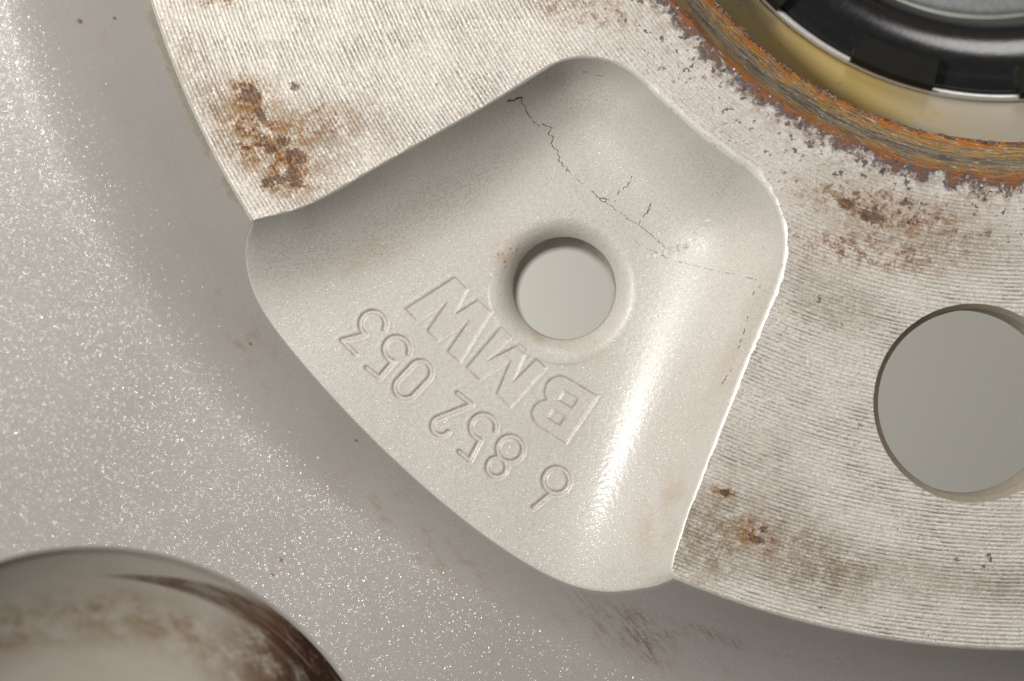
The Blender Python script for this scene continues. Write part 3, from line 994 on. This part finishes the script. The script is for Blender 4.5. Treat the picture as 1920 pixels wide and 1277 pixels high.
# ------------------------------------------------------------------ black marks in the pocket
def ribbon(pts, w, jitter=1.6, dash=0.75):
    """thin broken stroke lying on the floor"""
    p = catmull(pts, 2.2)
    out_v, out_f, out_p = [], [], []
    off = np.convolve(rng.standard_normal((len(p) + 8)), np.ones(3) / 2, 'same')[:len(p)] * jitter
    tg = np.gradient(p, axis=0); tg /= np.maximum(np.hypot(*tg.T)[:, None], 1e-6)
    nn = np.c_[-tg[:, 1], tg[:, 0]]
    p = p + nn * off[:, None]
    ww = w * (0.25 + 0.6 * rng.random(len(p)))
    gate = np.convolve(rng.random(len(p) + 8), np.ones(4) / 4, 'same')[:len(p)] < (0.5 + (dash - 0.58) * 0.6)
    l = p + nn * ww[:, None] / 2; r = p - nn * ww[:, None] / 2
    zl = surface(l)[0] + 0.035; zr_ = surface(r)[0] + 0.035
    V = np.empty((2 * len(p), 3)); V[0::2] = W(l[:, 0], l[:, 1], zl); V[1::2] = W(r[:, 0], r[:, 1], zr_)
    for i in range(len(p) - 1):
        if gate[i]:
            out_f.append((2 * i, 2 * i + 1, 2 * i + 3, 2 * i + 2))
    return V, out_f


def marks(name, strokes, label):
    V, F = [], []
    n0 = 0
    for pts, w, j, dsh in strokes:
        v, f = ribbon(pts, w, j, dsh)
        V.append(v); F += [tuple(i + n0 for i in q_) for q_ in f]; n0 += len(v)
    o = mesh_obj(name, np.vstack(V), F, M_INK, pocket, smooth=False)
    o['label'] = label
    return o


marks("scratch", [([(953, 193), (964, 186), (980, 182)], 5.5, 2.0, 1.0),
                  ([(977, 186), (984, 203), (996, 220), (1008, 240)], 2.0, 2.0, 0.9),
                  ([(1018, 230), (1028, 236), (1033, 255), (1042, 275), (1050, 295), (1058, 312), (1066, 325)], 2.4, 3.0, 0.9),
                  ([(1064, 318), (1078, 332), (1093, 344)], 1.3, 1.0, 0.8),
                  ([(1108, 358), (1124, 370), (1136, 380), (1128, 374), (1142, 372)], 2.2, 3.0, 1.0),
                  ([(1138, 380), (1160, 395), (1180, 412), (1200, 424), (1222, 440), (1248, 466)], 1.5, 1.6, 0.75),
                  ([(1150, 376), (1164, 358), (1172, 350), (1188, 333)], 2.0, 2.4, 0.8),
                  ([(1196, 420), (1206, 408), (1214, 392), (1220, 380), (1212, 400)], 1.6, 1.5, 0.95)],
      "black broken scratch running across the pocket floor")
marks("parting_line", [([(1190, 452), (1222, 470), (1270, 490), (1340, 506), (1430, 528)], 1.3, 1.0, 0.6),
                       ([(1424, 535), (1408, 560), (1400, 600), (1388, 640)], 1.8, 1.3, 0.42),
                       ([(1390, 640), (1376, 670), (1366, 700), (1354, 720)], 2.0, 1.3, 0.45),
                       ([(990, 157), (1020, 147), (1050, 140), (1100, 136), (1130, 145)], 1.2, 1.5, 0.45),
                       ([(712, 477), (725, 473), (736, 470)], 1.2, 0.8, 0.9)],
      "faint dotted casting line on the pocket wall")

# ------------------------------------------------------------------ corrosion crumbs along the bore
def lumps(name, n, rfun, size, mat):
    V, F = [], []
    base = np.array([(1, 0, 0), (-1, 0, 0), (0, 1, 0), (0, -1, 0), (0, 0, 1), (0.7, 0.7, 0.4), (-0.7, 0.6, 0.4), (0.6, -0.7, 0.45), (-0.65, -0.7, 0.4)], float)
    tri = [(4, 0, 5), (4, 5, 2), (4, 2, 6), (4, 6, 1), (4, 1, 8), (4, 8, 3), (4, 3, 7), (4, 7, 0)]
    n0 = 0
    for _ in range(n):
        a = math.radians(random.uniform(70, 165))
        r = rfun()
        s = size * random.lognormvariate(0, 0.45)
        u, v = CU + r * math.cos(a), CV + r * math.sin(a)
        b = base * (1 + 0.5 * (rng.random(base.shape) - 0.5))
        z = 0.0 if r > RB else ZBI * (RB - r) / (RB - RBI)
        rot = random.uniform(0, 6.28)
        x = b[:, 0] * math.cos(rot) - b[:, 1] * math.sin(rot); y = b[:, 0] * math.sin(rot) + b[:, 1] * math.cos(rot)
        c = A(u + x * s * 1.4, v + y * s, z - 0.02 + b[:, 2] * s / K * 0.28)
        V.append(c)
        F += [tuple(i + n0 for i in f) for f in tri]
        n0 += len(base)
    o = mesh_obj(name, np.vstack(V), F, mat, bore, smooth=False)
    o['kind'] = 'stuff'
    return o


lumps("rust_crumbs", 190, lambda: RB + random.choice([random.gauss(3, 4), random.gauss(10, 8), random.gauss(22, 14)]), 1.8, M_CRUST)
lumps("rust_flakes", 260, lambda: RBI + abs(random.gauss(0, 2.5)), 2.2, M_CRUST)
lumps("white_bloom", 140, lambda: RB + abs(random.gauss(14, 12)), 1.2, M_BLOOM)

# ------------------------------------------------------------------ centre cap
cap = empty("centre_cap", A(CU, CV, -30.0))
cap['label'] = "black plastic centre cap clipped inside the rusty bore"
cap['category'] = "hub cap"
roll = [(608 - 130 * math.sin(math.radians(q_)), -14.3 - 6.6 * (1 - math.cos(math.radians(q_)))) for q_ in range(0, 56, 5)]
lathe("cap_ring", (CU, CV), [(652, -20), (655, -15.2), (652, -14.2), (645, -13.95), (622, -14.2)] + roll +
      [(501, -19.5), (497, -22.6), (490, -23.4), (481, -23.8), (478, -28.0)], M_BLACK, cap, seg=240)
lathe("cap_disc", (CU, CV), [(478, -23.2), (474, -22.7), (466, -22.5), (300, -22.4), (0.5, -22.3)], M_DISC, cap, seg=160)
lathe("spring_ring", (CU, CV), [(661 + 7 * math.cos(q_), -14.0 + 0.35 * math.sin(q_)) for q_ in np.linspace(0, 2 * math.pi, 9)], M_CHROME, cap, seg=240)


def tab(a0, a1):
    t = np.radians(np.linspace(a0, a1, 14))
    prof = [(598, -14.8), (600, -13.0), (604, -12.7), (655, -12.5), (664, -12.9), (666, -15.2)]
    n_ = len(prof)
    V = []
    for q_ in t:
        for r, z in prof:
            V.append(A(CU + r * math.cos(q_), CV + r * math.sin(q_), z))
    F = []
    for i in range(len(t) - 1):
        for k in range(n_ - 1):
            F.append((i * n_ + k, (i + 1) * n_ + k, (i + 1) * n_ + k + 1, i * n_ + k + 1))
    F.append(tuple(range(n_))[::-1])
    F.append(tuple((len(t) - 1) * n_ + k for k in range(n_)))
    return V, F


for k in range(12):
    a = 102.4 + 30 * k
    V, F = tab(a, a + 15.0)
    if 60 < a % 360 < 170:
        o = mesh_obj("clip", V, F, M_CLIP, cap, smooth=False)

# ------------------------------------------------------------------ table
g = 1.2
tv = [(-g, -g, 0), (g, -g, 0), (g, g, 0), (-g, g, 0), (-g, -g, -0.03), (g, -g, -0.03), (g, g, -0.03), (-g, g, -0.03)]
tf = [(0, 1, 2, 3), (7, 6, 5, 4), (0, 4, 5, 1), (1, 5, 6, 2), (2, 6, 7, 3), (3, 7, 4, 0)]
tb_ = mesh_obj("table_top", tv, tf, M_TABLE, smooth=False)
tb_['kind'] = 'structure'
tb_['label'] = "plain off white table top seen through the holes"
